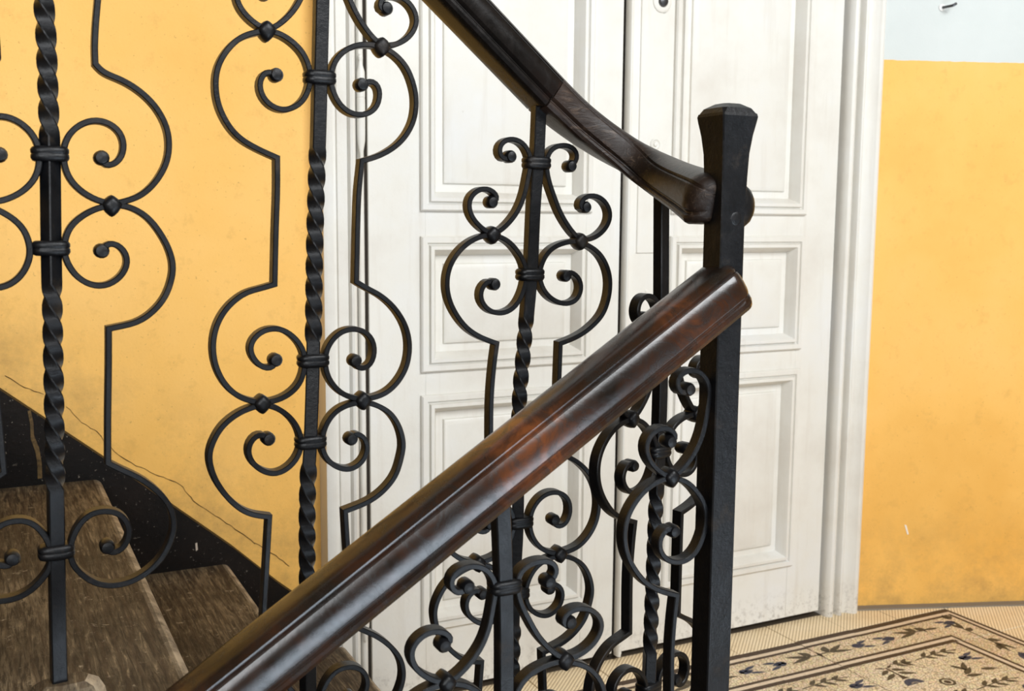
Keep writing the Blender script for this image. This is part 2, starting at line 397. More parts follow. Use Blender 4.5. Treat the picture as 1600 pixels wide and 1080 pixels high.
class Inlay:
    """flat coloured pieces pressed into the face of one tile"""
    def __init__(s): s.V, s.F, s.I = [], [], []
    def poly(s, pts, mi, z=0.0004):
        k = len(s.V); s.V += [(x, y, 0.006+z) for x, y in pts]; s.F.append(tuple(range(k, k+len(pts)))); s.I.append(mi)
    def rect(s, x0, x1, y0, y1, mi): s.poly([(x0, y0), (x1, y0), (x1, y1), (x0, y1)], mi)
    def leaf(s, x, y, ang, L, wd, mi, bend=0.0):
        a = []; b = []
        for i in range(7):
            t = i/6; h = wd*0.62*math.sin(math.pi*t**0.8)*(1-0.15*t); yy = bend*L*t*t
            a.append((t*L, yy+h)); b.append((t*L, yy-h))
        pts = [a[0]]+b[1:-1]+[a[-1]]+a[1:-1][::-1]; c, s_ = math.cos(ang), math.sin(ang)
        s.poly([(x+p*c-q*s_, y+p*s_+q*c) for p, q in pts], mi)
    def stem(s, P, wd, mi):
        for a, b in zip(P, P[1:]):
            d = Vector((b[0]-a[0], b[1]-a[1])).normalized(); n_ = Vector((-d.y, d.x))*wd/2
            s.poly([(a[0]-n_.x, a[1]-n_.y), (b[0]-n_.x, b[1]-n_.y), (b[0]+n_.x, b[1]+n_.y), (a[0]+n_.x, a[1]+n_.y)], mi, 0.0003)
    def ring(s, x, y, r0_, r1_, mi, n=20):
        for i in range(n):
            a, b = 2*math.pi*i/n, 2*math.pi*(i+1)/n
            s.poly([(x+r0_*math.cos(a), y+r0_*math.sin(a)), (x+r1_*math.cos(a), y+r1_*math.sin(a)), (x+r1_*math.cos(b), y+r1_*math.sin(b)), (x+r0_*math.cos(b), y+r0_*math.sin(b))], mi)
    def disc(s, x, y, r, mi, n=14): s.poly([(x+r*math.cos(2*math.pi*i/n), y+r*math.sin(2*math.pi*i/n)) for i in range(n)], mi)
    def tulip(s, x, y, d, mi=2):
        """three curled petals opening towards +d along x"""
        f = (lambda a: a) if d > 0 else (lambda a: math.pi-a)
        s.leaf(x, y+0.001, f(0.50), 0.030, 0.012, mi, -0.35*d); s.leaf(x+d*0.022, y+0.012, f(-0.10), 0.034, 0.010, mi, 0.30*d)
        s.leaf(x, y-0.001, f(-0.50), 0.032, 0.012, mi, 0.35*d); s.leaf(x+d*0.022, y-0.013, f(0.06), 0.036, 0.009, mi, -0.30*d)
        s.leaf(x+d*0.010, y, f(0.0), 0.030, 0.010, mi)
        s.disc(x+d*0.004, y, 0.0065, mi)
    def mesh(s, name):
        me = bpy.data.meshes.new(name); me.from_pydata(s.V, [], s.F)
        for m_ in (M_brown, M_leaf, M_blue, M_pale): me.materials.append(m_)
        for p, i in zip(me.polygons, s.I): p.material_index = i
        bm = bmesh.new(); bm.from_mesh(me)
        for f in bm.faces:
            if f.normal.z < 0: f.normal_flip()
        bm.to_mesh(me); bm.free()
        return me
h = T/2
def lines(i, L0=-h, L1=h):
    """the double border lines along x (outer at +y, inner at -y)"""
    i.rect(L0, L1, h-0.020, h-0.0008, 0); i.rect(L0, L1, h-0.033, h-0.020, 3); i.rect(L0, L1, h-0.0425, h-0.033, 0)
    i.rect(L0, L1, -h+0.028, -h+0.0375, 0); i.rect(L0, L1, -h+0.015, -h+0.028, 3); i.rect(L0, L1, -h+0.0008, -h+0.015, 0)
def border(kind):
    i = Inlay(); lines(i)
    o = 0.002                                # strip centre in the tile
    # half sprig at the left joint, tulip near the right joint
    i.stem([(-h, o), (-h+0.055, o+0.004)], 0.0042, 1)
    i.leaf(-h+0.022, o+0.004, 0.95, 0.034, 0.019, 1); i.leaf(-h+0.034, o+0.003, 0.28, 0.058, 0.012, 1, 0.1)
    i.leaf(-h+0.030, o-0.001, -0.10, 0.066, 0.011, 1, -0.08)
    i.leaf(-h, o-0.012, 1.57, 0.026, 0.006, 0)
    i.tulip(h-0.066, o, 1)
    return i.mesh('border_'+kind)
mA = border('plain')
def corner():
    i = Inlay()
    i.rect(-h, h-0.0008, h-0.020, h-0.0008, 0); i.rect(-h, h-0.020, h-0.033, h-0.020, 3); i.rect(-h, h-0.033, h-0.0425, h-0.033, 0)
    i.rect(h-0.011, h-0.0008, -h, h-0.020, 0); i.rect(h-0.020, h-0.011, -h, h-0.020, 3); i.rect(h-0.029, h-0.020, -h, h-0.033, 0)
    i.rect(-h, -h+0.038, -h+0.028, -h+0.0375, 0); i.rect(-h, -h+0.030, -h+0.015, -h+0.028, 3); i.rect(-h, -h+0.024, -h+0.0008, -h+0.015, 0)
    i.rect(-h+0.030, -h+0.039, -h, -h+0.028, 0); i.rect(-h+0.018, -h+0.030, -h, -h+0.015, 3); i.rect(-h+0.008, -h+0.018, -h, -h+0.0008, 0)
    i.leaf(-h, 0.004, -0.12, 0.05, 0.010, 1); i.leaf(-h+0.004, 0.0, 2.2, 0.03, 0.02, 1)
    i.tulip(0.030, 0.010, -1); i.leaf(0.030, 0.030, 0.4, 0.03, 0.013, 1); i.leaf(0.030, 0.030, 1.2, 0.03, 0.013, 1)
    i.leaf(0.014, -0.034, 1.2, 0.05, 0.011, 1); i.leaf(0.014, -0.034, 1.75, 0.045, 0.011, 1); i.leaf(0.012, -0.050, 0.5, 0.03, 0.016, 1)
    i.stem([(0.012, -h), (0.014, -0.030)], 0.004, 1)
    return i.mesh('border_corner')
mC = corner()
def right_border():
    i = Inlay()
    i.rect(h-0.011, h-0.0008, -h, h, 0); i.rect(h-0.020, h-0.011, -h, h, 3); i.rect(h-0.029, h-0.020, -h, h, 0)
    i.rect(-h+0.030, -h+0.039, -h, h, 0); i.rect(-h+0.018, -h+0.030, -h, h, 3); i.rect(-h+0.008, -h+0.018, -h, h, 0)
    o = 0.012
    i.stem([(o, h), (o, h-0.060)], 0.0042, 1)
    i.leaf(o, h-0.020, -0.7, 0.034, 0.017, 1); i.leaf(o, h-0.042, -1.25, 0.055, 0.012, 1); i.leaf(o, h-0.040, -1.75, 0.058, 0.012, 1); i.leaf(o, h-0.055, -2.4, 0.034, 0.015, 1)
    i.leaf(o, -h+0.066, -1.57, 0.058, 0.02, 2); i.leaf(o+0.004, -h+0.060, -1.2, 0.05, 0.015, 2); i.leaf(o-0.004, -h+0.060, -1.95, 0.05, 0.015, 2)
    return i.mesh('border_side')
mS = right_border()
def field():
    i = Inlay()
    # rosette in the lower right corner of the tile, tree standing over a blue fan, leafy stem along the top
    i.ring(h-0.020, -h+0.020, 0.0125, 0.0185, 1); i.disc(h-0.020, -h+0.020, 0.008, 0)
    tx = -0.004
    i.stem([(tx, 0.048), (tx, 0.0)], 0.005, 0); i.poly([(tx-0.003, 0.006), (tx-0.010, -0.012), (tx+0.010, -0.012), (tx+0.003, 0.006)], 0)
    for sx in (-1, 1):
        for yy in (0.030, 0.010):
            i.leaf(tx+sx*0.005, yy+0.008, (-0.45 if sx > 0 else math.pi+0.45), 0.036 if yy > 0.02 else 0.046, 0.011, 1)
        i.leaf(tx+sx*0.004, 0.046, (0.5 if sx > 0 else math.pi-0.5), 0.024, 0.006, 0)
    a = [(tx+0.026*math.cos(math.pi*k/12), -0.042+0.026*math.sin(math.pi*k/12)) for k in range(13)]
    i.poly(a, 2)
    i.ring(tx, -0.045, 0.008, 0.013, 3)
    i.stem([(tx+0.026, 0.060), (h-0.012, 0.048)], 0.0035, 1)
    for k, (q, an) in enumerate(((0.034, 0.6), (0.036, -0.75), (0.060, 0.55), (0.062, -0.8), (0.066, -0.15))):
        i.leaf(min(tx+q, h-0.034), 0.058-0.10*q, an, 0.030, 0.010, 1)
    return i.mesh('field_motif')
mF = field()
def field2():
    i = Inlay()
    i.leaf(-h+0.050, -h+0.030, 0.5, 0.050, 0.013, 1); i.leaf(-h+0.045, -h+0.024, -0.2, 0.045, 0.012, 1)
    i.stem([(-h+0.006, 0.050), (0.02, 0.060), (0.060, 0.052)], 0.0035, 1)
    for x_, an in ((-0.05, 0.6), (-0.045, -0.7), (-0.02, 0.5), (-0.015, -0.75), (0.012, 0.4), (0.016, -0.6)):
        i.leaf(x_, 0.056, an, 0.034, 0.010, 1)
    i.tulip(0.024, 0.010, 1); i.leaf(-0.02, -0.04, 0.8, 0.05, 0.012, 1); i.leaf(0.02, -0.05, -0.3, 0.045, 0.012, 1); i.leaf(-0.03, -0.005, -1.1, 0.04, 0.011, 1)
    return i.mesh('field_motif_b')
mF2 = field2()
for iy in range(-9, 2):
    for ix in range(-6, 10):
        cx, cy = GX+(ix+0.5)*T, GY-T/2+iy*T
        if cx-T/2 < 0.63 or cy+T/2 > 2.07: continue
        # keep tiles in front of the oblique wall
        if (Vector((cx-T*0.5, cy-T*0.5))-RW0).dot(rn) > -0.01: continue
        rib = iy >= 1 or ix >= 3
        t = link('tile', tile_mesh(M_tileR if rib else M_tileM), flo)
        t.location = (cx, cy, -0.006+random.uniform(-0.0006, 0.0006))
        t.rotation_euler = (random.uniform(-0.003, 0.003), random.uniform(-0.003, 0.003), 0)
        me = None; rz = 0
        if iy == 0 and ix == 2: me = mC
        elif iy == 0 and ix < 2: me = mA; 
        elif ix == 2 and iy < 0: me = mS
        elif iy < 0 and ix < 2: me = mF if ix % 2 == 0 else mF2
        if me is not None:
            p = link('inlay', me, t)
            if me is mA and ix % 2:           # every second border tile is the mirror image
                p.scale = (-1, 1, 1)
# stone strip at the foot of the oblique wall
q0 = RW0+rd*0.02; q1 = RW1
structure(prism('baseboard_right', [q0-rn*0.026, q1-rn*0.026, q1+rn*0.02, q0+rn*0.02], -0.01, 0.004, mat_plain('grey_stone_strip', (0.22, 0.19, 0.15))), 'grey stone strip at the foot of the ochre wall')

# ------------------------------------------------------------------ double door
door = bpy.data.objects.new('door_1', None); C.objects.link(door); door.location = (1.29, 2.0, 0)
structure(door, 'cream painted panelled double door with worn paint')
DT = 2.30
def extrude_z(name, prof, z0, z1, parent, mat=M_paint):
    n = len(prof); V = [(x, y, z0) for x, y in prof]+[(x, y, z1) for x, y in prof]
    F = [tuple(range(n))[::-1], tuple(range(n, 2*n))]+[(i, (i+1) % n, n+(i+1) % n, n+i) for i in range(n)]
    return mesh(name, rel(door, V), F, mat, parent, smooth=28)
def arc(cx, cy, rx, ry, a0, a1, n=6):
    return [(cx+rx*math.cos(math.radians(a0+(a1-a0)*i/n)), cy+ry*math.sin(math.radians(a0+(a1-a0)*i/n))) for i in range(n+1)]
# left casing, from the wall side to the leaf
pl = [(0.592, 2.05), (0.592, 1.982), (0.600, 1.978), (0.611, 1.978), (0.613, 1.984), (0.618, 1.984), (0.620, 1.980), (0.640, 1.980), (0.642, 1.986)]
pl += arc(0.651, 1.990, 0.009, 0.013, 180, 360)+[(0.6605, 2.030), (0.664, 2.030), (0.664, 2.05)]
extrude_z('casing', pl, 0.0, DT+0.09, door)
pr = [(2.022, 2.06), (2.022, 1.976), (2.014, 1.972), (2.006, 1.973), (1.990, 1.990), (1.974, 1.996)]
pr += arc(1.966, 1.992, 0.008, 0.014, 0, -180)+[(1.957, 2.000), (1.950, 2.002)]+arc(1.936, 1.996, 0.013, 0.016, 0, -180)+[(1.921, 2.004), (1.921, 2.06)]
extrude_z('casing', pr, 0.0, DT+0.09, door)
V = rel(door, [(x, y, z) for z in (DT+0.005, DT+0.10) for y in (1.978, 2.05) for x in (0.592, 2.022)])
mesh('casing', V, [(0, 1, 3, 2), (4, 6, 7, 5), (0, 4, 5, 1), (2, 3, 7, 6), (0, 2, 6, 4), (1, 5, 7, 3)], M_paint, door)
box('gap_shade', (0.62, 2.045, 0.0), (2.0, 2.06, DT+0.05), M_gap, door)  # added dark boxes paint the shade behind and between the leaves
box('gap_shade', (0.6790, 2.006, 0.0), (0.6895, 2.03, DT), M_gap, door)
box('gap_shade', (1.2740, 2.010, 0.0), (1.2860, 2.03, DT), M_gap, door)
box('threshold', (0.672, 2.004, -0.008), (1.921, 2.045, 0.002), mat_plain('shade_toned_threshold', (0.06, 0.045, 0.03)), door)  # threshold toned dark to paint the shade under the leaves

def frame_loops(name, x0, x1, z0, z1, prof, parent, cap):
    """mitred rectangular moulding: prof = (inset, y)"""
    V, F = [], []
    for d, y in prof:
        V += [(x0+d, y, z0+d), (x1-d, y, z0+d), (x1-d, y, z1-d), (x0+d, y, z1-d)]
    for i in range(len(prof)-1):
        for j in range(4):
            F.append((4*i+j, 4*i+(j+1) % 4, 4*i+4+(j+1) % 4, 4*i+4+j))
    if cap: k = 4*(len(prof)-1); F.append((k, k+1, k+2, k+3))
    return mesh(name, rel(door, V), F, M_paint, parent, smooth=35)
def leaf(x0, x1, a0, a1):
    """one leaf x0..x1 with its panels between a0 and a1"""
    lf = link('leaf', None, door)
    zs = [(0.165, 0.648), (0.72, 0.975), (1.05, 2.12)]
    Y0, Y1 = 2.0, 2.042
    bottom = 0.016
    def b(n_, xa, xb, za, zb, bev=0.0012): return box(n_, Vector((xa, Y0, za)), Vector((xb, Y1, zb)), M_paint, None, bev, 1)
    parts = [b('stile', x0, a0, bottom, DT), b('stile', a1, x1, bottom, DT)]
    prev = bottom
    for za, zb in zs+[(DT, None)]:
        parts.append(b('rail', a0-0.0006, a1+0.0006, prev, za, 0.0008)); prev = zb
    for o in parts:
        o.parent = lf; o.data.transform(Matrix.Translation(-door.location))
    e = 0.012
    for za, zb in zs:
        A = (a0-e, a1+e, za-e, zb+e)
        mo = frame_loops('moulding', *A, [(0, 2.001), (0.000, 1.994), (0.003, 1.9905), (0.013, 1.9905), (0.0155, 1.9965), (0.0175, 1.9965), (0.020, 1.989), (0.027, 1.9885), (0.032, 1.997), (0.036, 2.008), (0.039, 2.013), (0.039, 2.024)], lf, False)
        pa = frame_loops('panel', A[0]+0.03, A[1]-0.03, A[2]+0.03, A[3]-0.03, [(0, 2.017), (0.026, 2.016), (0.0275, 2.0105), (0.031, 2.0085), (0.040, 2.0055)], lf, True)
    return lf
L1_ = leaf(0.6885, 1.2755, 0.81, 1.188)
L2_ = leaf(1.287, 1.909, 1.422, 1.797)
# meeting bead, planted on the right leaf
extrude_z('meeting_bead', [(1.282, 2.002), (1.282, 1.994)]+arc(1.2875, 1.990, 0.0055, 0.008, 180, 360)+[(1.294, 1.996), (1.300, 1.996), (1.300, 2.002)], 0.012, DT, L2_)
extrude_z('lock_strip', [(1.318, 2.002), (1.320, 1.9965), (1.376, 1.9965), (1.378, 2.002)], 0.95, DT, L2_)
extrude_z('hinge_bead', [(0.667, 2.010), (0.667, 1.999)]+arc(0.6735, 1.999, 0.006, 0.006, 180, 360)+[(0.6795, 2.014)], 0.012, DT, L1_)
def lathe_y(name, c, prof, parent, mat, n=20):
    """rings around the y axis: prof = (radius, y offset)"""
    rings = [[Vector(c)+Vector((r*math.cos(2*math.pi*i/n), y, r*math.sin(2*math.pi*i/n))) for i in range(n)] for r, y in prof]
    V, F = loft(rings); return mesh(name, rel(door, V), F, mat, parent, smooth=40)
kp = px(1033, 3, (0, 2.0), (1, 0)); kp.y = 1.9965
ro = lathe_y('lock_rosette', kp, [(0.024, 0.002), (0.024, -0.002), (0.021, -0.004), (0.018, -0.0045)], L2_, M_paint)
lathe_y('lock_knob', kp, [(0.0125, 0), (0.0125, -0.006), (0.010, -0.010), (0.004, -0.0115)], L2_, M_steel)
kp = px(1022, 226, (0, 2.0), (1, 0)); kp.y = 1.9965
lathe_y('key_escutcheon', kp, [(0.013, 0.002), (0.013, -0.002), (0.0105, -0.004), (0.0085, -0.002), (0.0065, -0.001), (0.0045, -0.005), (0.001, -0.006)], L2_, M_paint)
kp = px(1010, 455, (0, 2.0), (1, 0)); kp.y = 2.0
lathe_y('nail_head', kp, [(0.004, 0.001), (0.004, -0.001), (0.002, -0.0018)], L2_, M_paint, 10)
hx = 0.672
hp = [(0.0028, 1.336), (0.0048, 1.333), (0.0052, 1.329), (0.0036, 1.325), (0.0040, 1.318), (0.0082, 1.303), (0.0086, 1.255), (0.0080, 1.2545), (0.0080, 1.2525), (0.0086, 1.252), (0.0084, 1.185), (0.0078, 1.170), (0.0040, 1.148), (0.0030, 1.140), (0.0015, 1.136)]
V, F = loft([[Vector((hx+r*math.cos(2*math.pi*i/16), 1.991+r*math.sin(2*math.pi*i/16), z)) for i in range(16)] for r, z in hp])
mesh('hinge', rel(door, V), F, M_paint, door, smooth=40)
V, F = loft([[Vector((hx+r*math.cos(2*math.pi*i/16), 1.991+r*math.sin(2*math.pi*i/16), z-0.98)) for i in range(16)] for r, z in hp])
mesh('hinge', rel(door, V), F, M_paint, door, smooth=40)

# ------------------------------------------------------------------ stairs
st = empty('staircase', (0.2, 1.5, 0.0), 'worn brown wooden treads of the flight rising along the ochre wall', 'stairs')
nos = [(0.628, 0.1613), (0.4035, 0.3599), (0.1792, 0.5502), (-0.066, 0.742), (-0.29, 0.933)]
YI, YO = 1.008, 1.999
for i, (xn, z) in enumerate(nos):
    V = []
    # tread with a rounded nosing, profile in x-z swept along y
    th = 0.040; r = 0.016; xb = xn-0.262
    prof = [(xb, z-th), (xb, z)]+[(xn-r+r*math.sin(math.radians(a)), z-r+r*math.cos(math.radians(a))) for a in range(0, 91, 18)]
    prof += [(xn-0.001, z-th+0.010), (xn-0.010, z-th)]
    rings = [[Vector((x, y, zz)) for x, zz in prof] for y in (YI, YI+0.006, YO if i else 1.979)]
    if i == 0:                               # notched round the foot of the door casing
        rings += [[Vector((min(x, 0.5925), y, zz)) for x, zz in prof] for y in (1.9792, YO)]
    V, F = loft(rings)
    mesh('tread', rel(st, V), F, M_tread, st, smooth=30)
    zb = nos[i-1][1] if i else 0.0
    box('riser', (xn-0.034, YI+0.012, zb-0.03 if i else -0.005), (xn-0.014, YO if i else 1.979, z-th+0.002), M_skirt, st)
    # cheek below the tread on the open side
    box('cheek', (xb+0.012, YI+0.012, max(z-0.24, -0.16) if i else -0.0), (xn-0.014, YI+0.032, z-th+0.001), M_skirt, st)
st2 = empty('staircase', (0.2, 0.3, -0.2), 'lower flight of wooden treads running down from the landing', 'stairs')
LZ = -0.205                                  # first tread below the landing
for i in range(6):
    xn = 0.64-0.27*i; z = LZ-0.19*i
    box('tread', (0.36 if i == 0 else xn-0.29, -0.25, z-0.04), (0.66 if i == 0 else xn+0.01, 0.905, z), M_tread, st2, 0.006)
    if i: box('riser', (xn-0.012, -0.23, z-0.001), (xn+0.006, 0.89, z+0.152), M_skirt, st2)
box('riser', (0.611, -0.25, LZ-0.003), (0.6305, 0.97, -0.007), M_skirt, st2)

# ------------------------------------------------------------------ wrought iron
STRIP_T, STRIP_W, BAR = 0.0056, 0.0145, 0.0138
def strip_mesh(name, P, p0, d, nrm, parent, ends=(True, True), sw=STRIP_W, stt=STRIP_T):
    """flat bar swept along P (list of segments, corners between them) in a vertical plane; rolled ends"""
    pts = []
    for s in P:
        q = spline(s, 0.0035)
        if pts and (pts[-1]-q[0]).length < 0.0015: q = q[1:]
        pts += q
    rings = []; nn = len(pts)
    ht, hw, c = stt/2, sw/2, 0.0009
    sec = [(-ht+c, -hw), (ht-c, -hw), (ht, -hw+c), (ht, hw-c), (ht-c, hw), (-ht+c, hw), (-ht, hw-c), (-ht, -hw+c)]
    for i, p in enumerate(pts):
        t1 = (pts[i]-pts[i-1]).normalized() if i else (pts[1]-pts[0]).normalized()
        t2 = (pts[i+1]-pts[i]).normalized() if i < nn-1 else t1
        t = (t1+t2).normalized(); k = 1/max(0.6, t.dot(t1))
        a = nrm.cross(t).normalized()
        rings.append([p+a*u*k+nrm*v for u, v in sec])
    V, F = loft(rings)
    so = mesh(name, rel(parent, V), F, M_iron, parent, smooth=40)
    for e, pe in ((ends[0], pts[0]), (ends[1], pts[-1])):
        if not e: continue
        R_ = 0.0070
        ring = []
        ax = Vector((d[0], d[1], 0)).normalized(); az = Vector((0, 0, 1))
        for rr, oo in ((0.35*R_, -hw-0.0022), (0.75*R_, -hw-0.0015), (R_, -hw+0.0018), (R_, hw-0.0018), (0.75*R_, hw+0.0015), (0.35*R_, hw+0.0022)):
            ring.append([pe+nrm*oo+ax*rr*math.cos(2*math.pi*k/14)+az*rr*math.sin(2*math.pi*k/14) for k in range(14)])
        V2, F2 = loft(ring); mesh('scroll_end', rel(parent, V2), F2, M_iron, so, smooth=40)
    return so
def bar_mesh(name, pts, parent, twists, s=BAR, ang0=0.0, period=0.090):
    """square bar along pts (top to bottom), twisted between the given heights"""
    q = spline(pts, 0.004); rings = []; a = ang0; h_ = s/2; c = 0.0011
    sec = [(-h_+c, -h_), (h_-c, -h_), (h_, -h_+c), (h_, h_-c), (h_-c, h_), (-h_+c, h_), (-h_, h_-c), (-h_, -h_+c)]
    for i, p in enumerate(q):
        if i and any(lo < p.z < hi for lo, hi in twists): a += (q[i-1]-p).length/period*2*math.pi
        ca, sa = math.cos(a), math.sin(a)
        rings.append([p+Vector((u*ca-v*sa, u*sa+v*ca, 0)) for u, v in sec])
    V, F = loft(rings); return mesh(name, rel(parent, V), F, M_iron, parent, smooth=25)
def collar(p, d, nrm, parent, hx_=0.0165, hy_=0.0115):
    rings = []; ax = Vector((d[0], d[1], 0)).normalized()
    for z, k in ((-0.0068, 0.80), (-0.0060, 0.92), (-0.0035, 1.0), (-0.0008, 0.99), (0.0002, 0.95), (0.0012, 0.99), (0.0040, 1.0), (0.0062, 0.91), (0.0070, 0.80)):
        r_ = []
        for i in range(20):
            t = 2*math.pi*i/20; ca, sa = math.cos(t), math.sin(t)
            x = math.copysign(abs(ca)**0.6, ca)*hx_*k; y = math.copysign(abs(sa)**0.6, sa)*hy_*k
            r_.append(p+ax*x+nrm*y+Vector((0, 0, z)))
        rings.append(r_)
    V, F = loft(rings); return mesh('collar', rel(parent, V), F, M_iron, parent, smooth=50)
def knot(p, d, nrm, parent, R_=0.0092):
    ax = Vector((d[0], d[1], 0)).normalized(); rings = []
    for y, k in ((-0.0115, 0.35), (-0.0107, 0.66), (-0.0085, 0.92), (-0.002, 1.0), (0.002, 1.0), (0.0085, 0.92), (0.0107, 0.66), (0.0115, 0.35)):
        r_ = []
        for i in range(16):
            t = 2*math.pi*i/16; ca, sa = math.cos(t), math.sin(t)
            x = math.copysign(abs(ca)**1.45, ca)*R_*k; z = math.copysign(abs(sa)**1.35, sa)*R_*k*(1.25 if sa < 0 else 1.0)
            r_.append(p+ax*x+Vector((0, 0, z))+nrm*y)
        rings.append(r_)
    V, F = loft(rings); return mesh('knot', rel(parent, V), F, M_iron, parent, smooth=50)

# --- shapes read off the photograph, laid into the vertical plane of the upper railing
CY = 1.06
UP0, UPD = (0.0, CY), (1.0, 0.0)
def U(P): return [px(x, y, UP0, UPD) for x, y in P]
X = Vector
# baluster three: upper S scrolls and upper loops
a3L = [[(795, 245), (787, 253), (775, 240), (780, 223), (797, 217), (813, 223), (823, 238), (826, 255), (822, 273), (817, 300), (807, 327), (790, 350), (768, 366), (745, 353), (731, 333), (729, 314), (741, 298), (757, 294), (772, 302), (776, 314), (766, 316)]]
a3R = [[(889, 260), (899, 249), (895, 233), (880, 227), (863, 230), (853, 240), (850, 256), (853, 280), (862, 307), (872, 333), (888, 359), (905, 375), (928, 370), (945, 353), (950, 333), (941, 314), (924, 305), (906, 310), (900, 322), (908, 330), (912, 324)]]
b3L = [[(770, 444), (764, 436), (751, 446), (747, 466), (760, 485), (784, 489), (803, 477), (815, 452), (819, 430), (816, 412), (807, 395), (790, 376), (766, 367), (741, 372), (718, 388), (700, 415), (695, 446), (702, 477), (722, 508), (745, 525), (773, 536)], [(773, 536), (768, 574), (764, 629), (758, 690)]]
b3R = [[(881, 431), (883, 423), (897, 429), (905, 446), (899, 467), (881, 475), (858, 467), (843, 448), (839, 430), (842, 414), (850, 397), (865, 384), (889, 377), (906, 379), (932, 395), (947, 423), (949, 454), (939, 489), (916, 514), (893, 528), (872, 536)], [(872, 536), (870, 590), (866, 700)]]
# baluster two
b2L_top = [[(430, 118), (417, 110), (405, 122), (403, 140), (413, 160), (433, 172), (450, 172), (470, 160), (480, 140), (483, 122), (480, 103), (471, 83), (453, 65), (433, 53), (415, 49), (397, 52), (373, 60), (350, 83), (337, 110), (335, 137), (340, 167), (355, 197), (373, 217), (400, 233), (431, 247)]]
b2L_mid = [[(431, 247), (431, 300), (429, 357), (427, 444)]]
b2L_bot = [[(427, 444), (407, 450), (380, 458), (353, 480), (337, 507), (331, 537), (335, 570), (350, 600), (373, 620), (397, 627), (408, 628), (425, 626), (444, 619), (463, 603), (472, 583), (475, 563), (473, 550), (467, 537), (450, 520), (430, 512), (410, 515), (395, 527), (388, 543), (396, 563), (413, 576), (428, 574), (429, 562)]]
b2R_top = [[(563, 133), (573, 124), (587, 131), (591, 147), (587, 167), (570, 180), (550, 180), (530, 167), (517, 143), (514, 122), (520, 97), (533, 82), (553, 72), (573, 70), (594, 75), (613, 85), (633, 107), (645, 140), (647, 167), (642, 193), (628, 217), (610, 233), (587, 245), (563, 252)]]
b2R_mid = [[(563, 252), (558, 300), (556, 353), (554, 440)]]
b2R_bot = [[(554, 440), (570, 450), (590, 460), (613, 480), (630, 507), (637, 537), (633, 570), (618, 597), (597, 615), (566, 623), (545, 620), (533, 615), (517, 600), (507, 580), (505, 560), (510, 540), (527, 520), (547, 513), (567, 517), (580, 530), (583, 550), (577, 569), (563, 577), (551, 572), (553, 563)]]
c2L_top = [[(418, 685), (410, 675), (397, 678), (387, 691), (385, 704), (391, 721), (409, 735), (430, 739), (451, 728), (464, 711), (469, 690), (463, 667), (447, 647), (430, 636), (409, 631), (397, 634), (373, 643), (347, 663), (332, 687), (325, 711), (332, 742), (349, 770), (370, 791), (391, 802), (419, 806)]]
c2R_top = [[(547, 685), (550, 675), (566, 680), (573, 697), (569, 711), (560, 724), (543, 733), (519, 726), (505, 711), (500, 690), (507, 662), (523, 641), (543, 631), (565, 627), (583, 631), (607, 644), (623, 670), (628, 697), (625, 710), (617, 739), (599, 763), (574, 782), (537, 797)]]
# baluster one, right half
b1R_top_px = [(148, 101)]
b1R = [[(149, -6), (148, 50), (148, 101)], [(148, 101), (157, 113), (187, 125), (213, 140), (240, 165), (258, 197), (263, 227), (258, 257), (240, 287), (217, 307), (193, 315), (174, 319), (150, 313), (123, 297), (104, 273), (98, 241), (102, 220), (117, 200), (143, 188), (170, 193), (187, 207), (193, 227), (187, 250), (171, 261), (158, 257), (158, 247)]]
c1R = [[(158, 392), (163, 380), (177, 379), (193, 390), (199, 410), (187, 433), (163, 447), (140, 445), (117, 430), (103, 407), (99, 388), (105, 360), (120, 343), (147, 327), (174, 321), (197, 322), (230, 340), (257, 377), (268, 407), (268, 430), (257, 463), (237, 487), (213, 503), (169, 513)], [(169, 513), (169, 573), (168, 650), (168, 722)],
       [(168, 722), (190, 733), (218, 746), (246, 767), (265, 791), (271, 819), (265, 844), (250, 872), (225, 895), (197, 909), (169, 913), (144, 907), (121, 890), (111, 876), (108, 861), (113, 837), (127, 812), (148, 798), (176, 797), (195, 809), (202, 830), (195, 851), (179, 863), (166, 861), (167, 853)]]
def conv(P): return [U(s) for s in P]
def shift(P, v): return [[p+v for p in s] for s in P]
def mirror(P, x): return [[X((2*x-p.x, p.y, p.z)) for p in s] for s in P]
def one(x, y): return px(x, y, UP0, UPD)
a3L, a3R, b3L, b3R = map(conv, (a3L, a3R, b3L, b3R))
b2L_top, b2L_mid, b2L_bot, b2R_top, b2R_mid, b2R_bot, c2L_top, c2R_top, b1R, c1R = map(conv, (b2L_top, b2L_mid, b2L_bot, b2R_top, b2R_mid, b2R_bot, c2L_top, c2R_top, b1R, c1R))
c1_3, c2_3 = one(838, 255), one(828, 429)
c2_2, B_2, C_2 = one(499, 122), one(489, 563), one(485, 690)
B_1, C_1, D_1, F_1 = one(78, 241), one(80, 388), one(88, 861), one(92, 1058)
# lower ends of balusters two and three follow baluster one
s12 = C_2-C_1
D_2 = D_1+s12
c2R = c2R_top+[[c2R_top[-1][-1], c1R[2][0]+s12]]+[[p+s12 for p in c1R[2]]]
mir = mirror(c1R, D_1.x)
c2L = c2L_top+[[c2L_top[-1][-1], mir[2][0]+s12]]+[[p+s12 for p in mir[2]]]
b2L = b2L_top+b2L_mid+b2L_bot; b2R = b2R_top+b2R_mid+b2R_bot
s32 = c2_3-c2_2
a2L, a2R = shift(a3L, -s32), shift(a3R, -s32)
K2L, K2R = one(415, 48), one(593, 73)
a2L = shift(a3L, K2L-one(767, 366)); a2R = shift(a3R, K2R-one(904, 376))
c1_2 = c1_3-s32
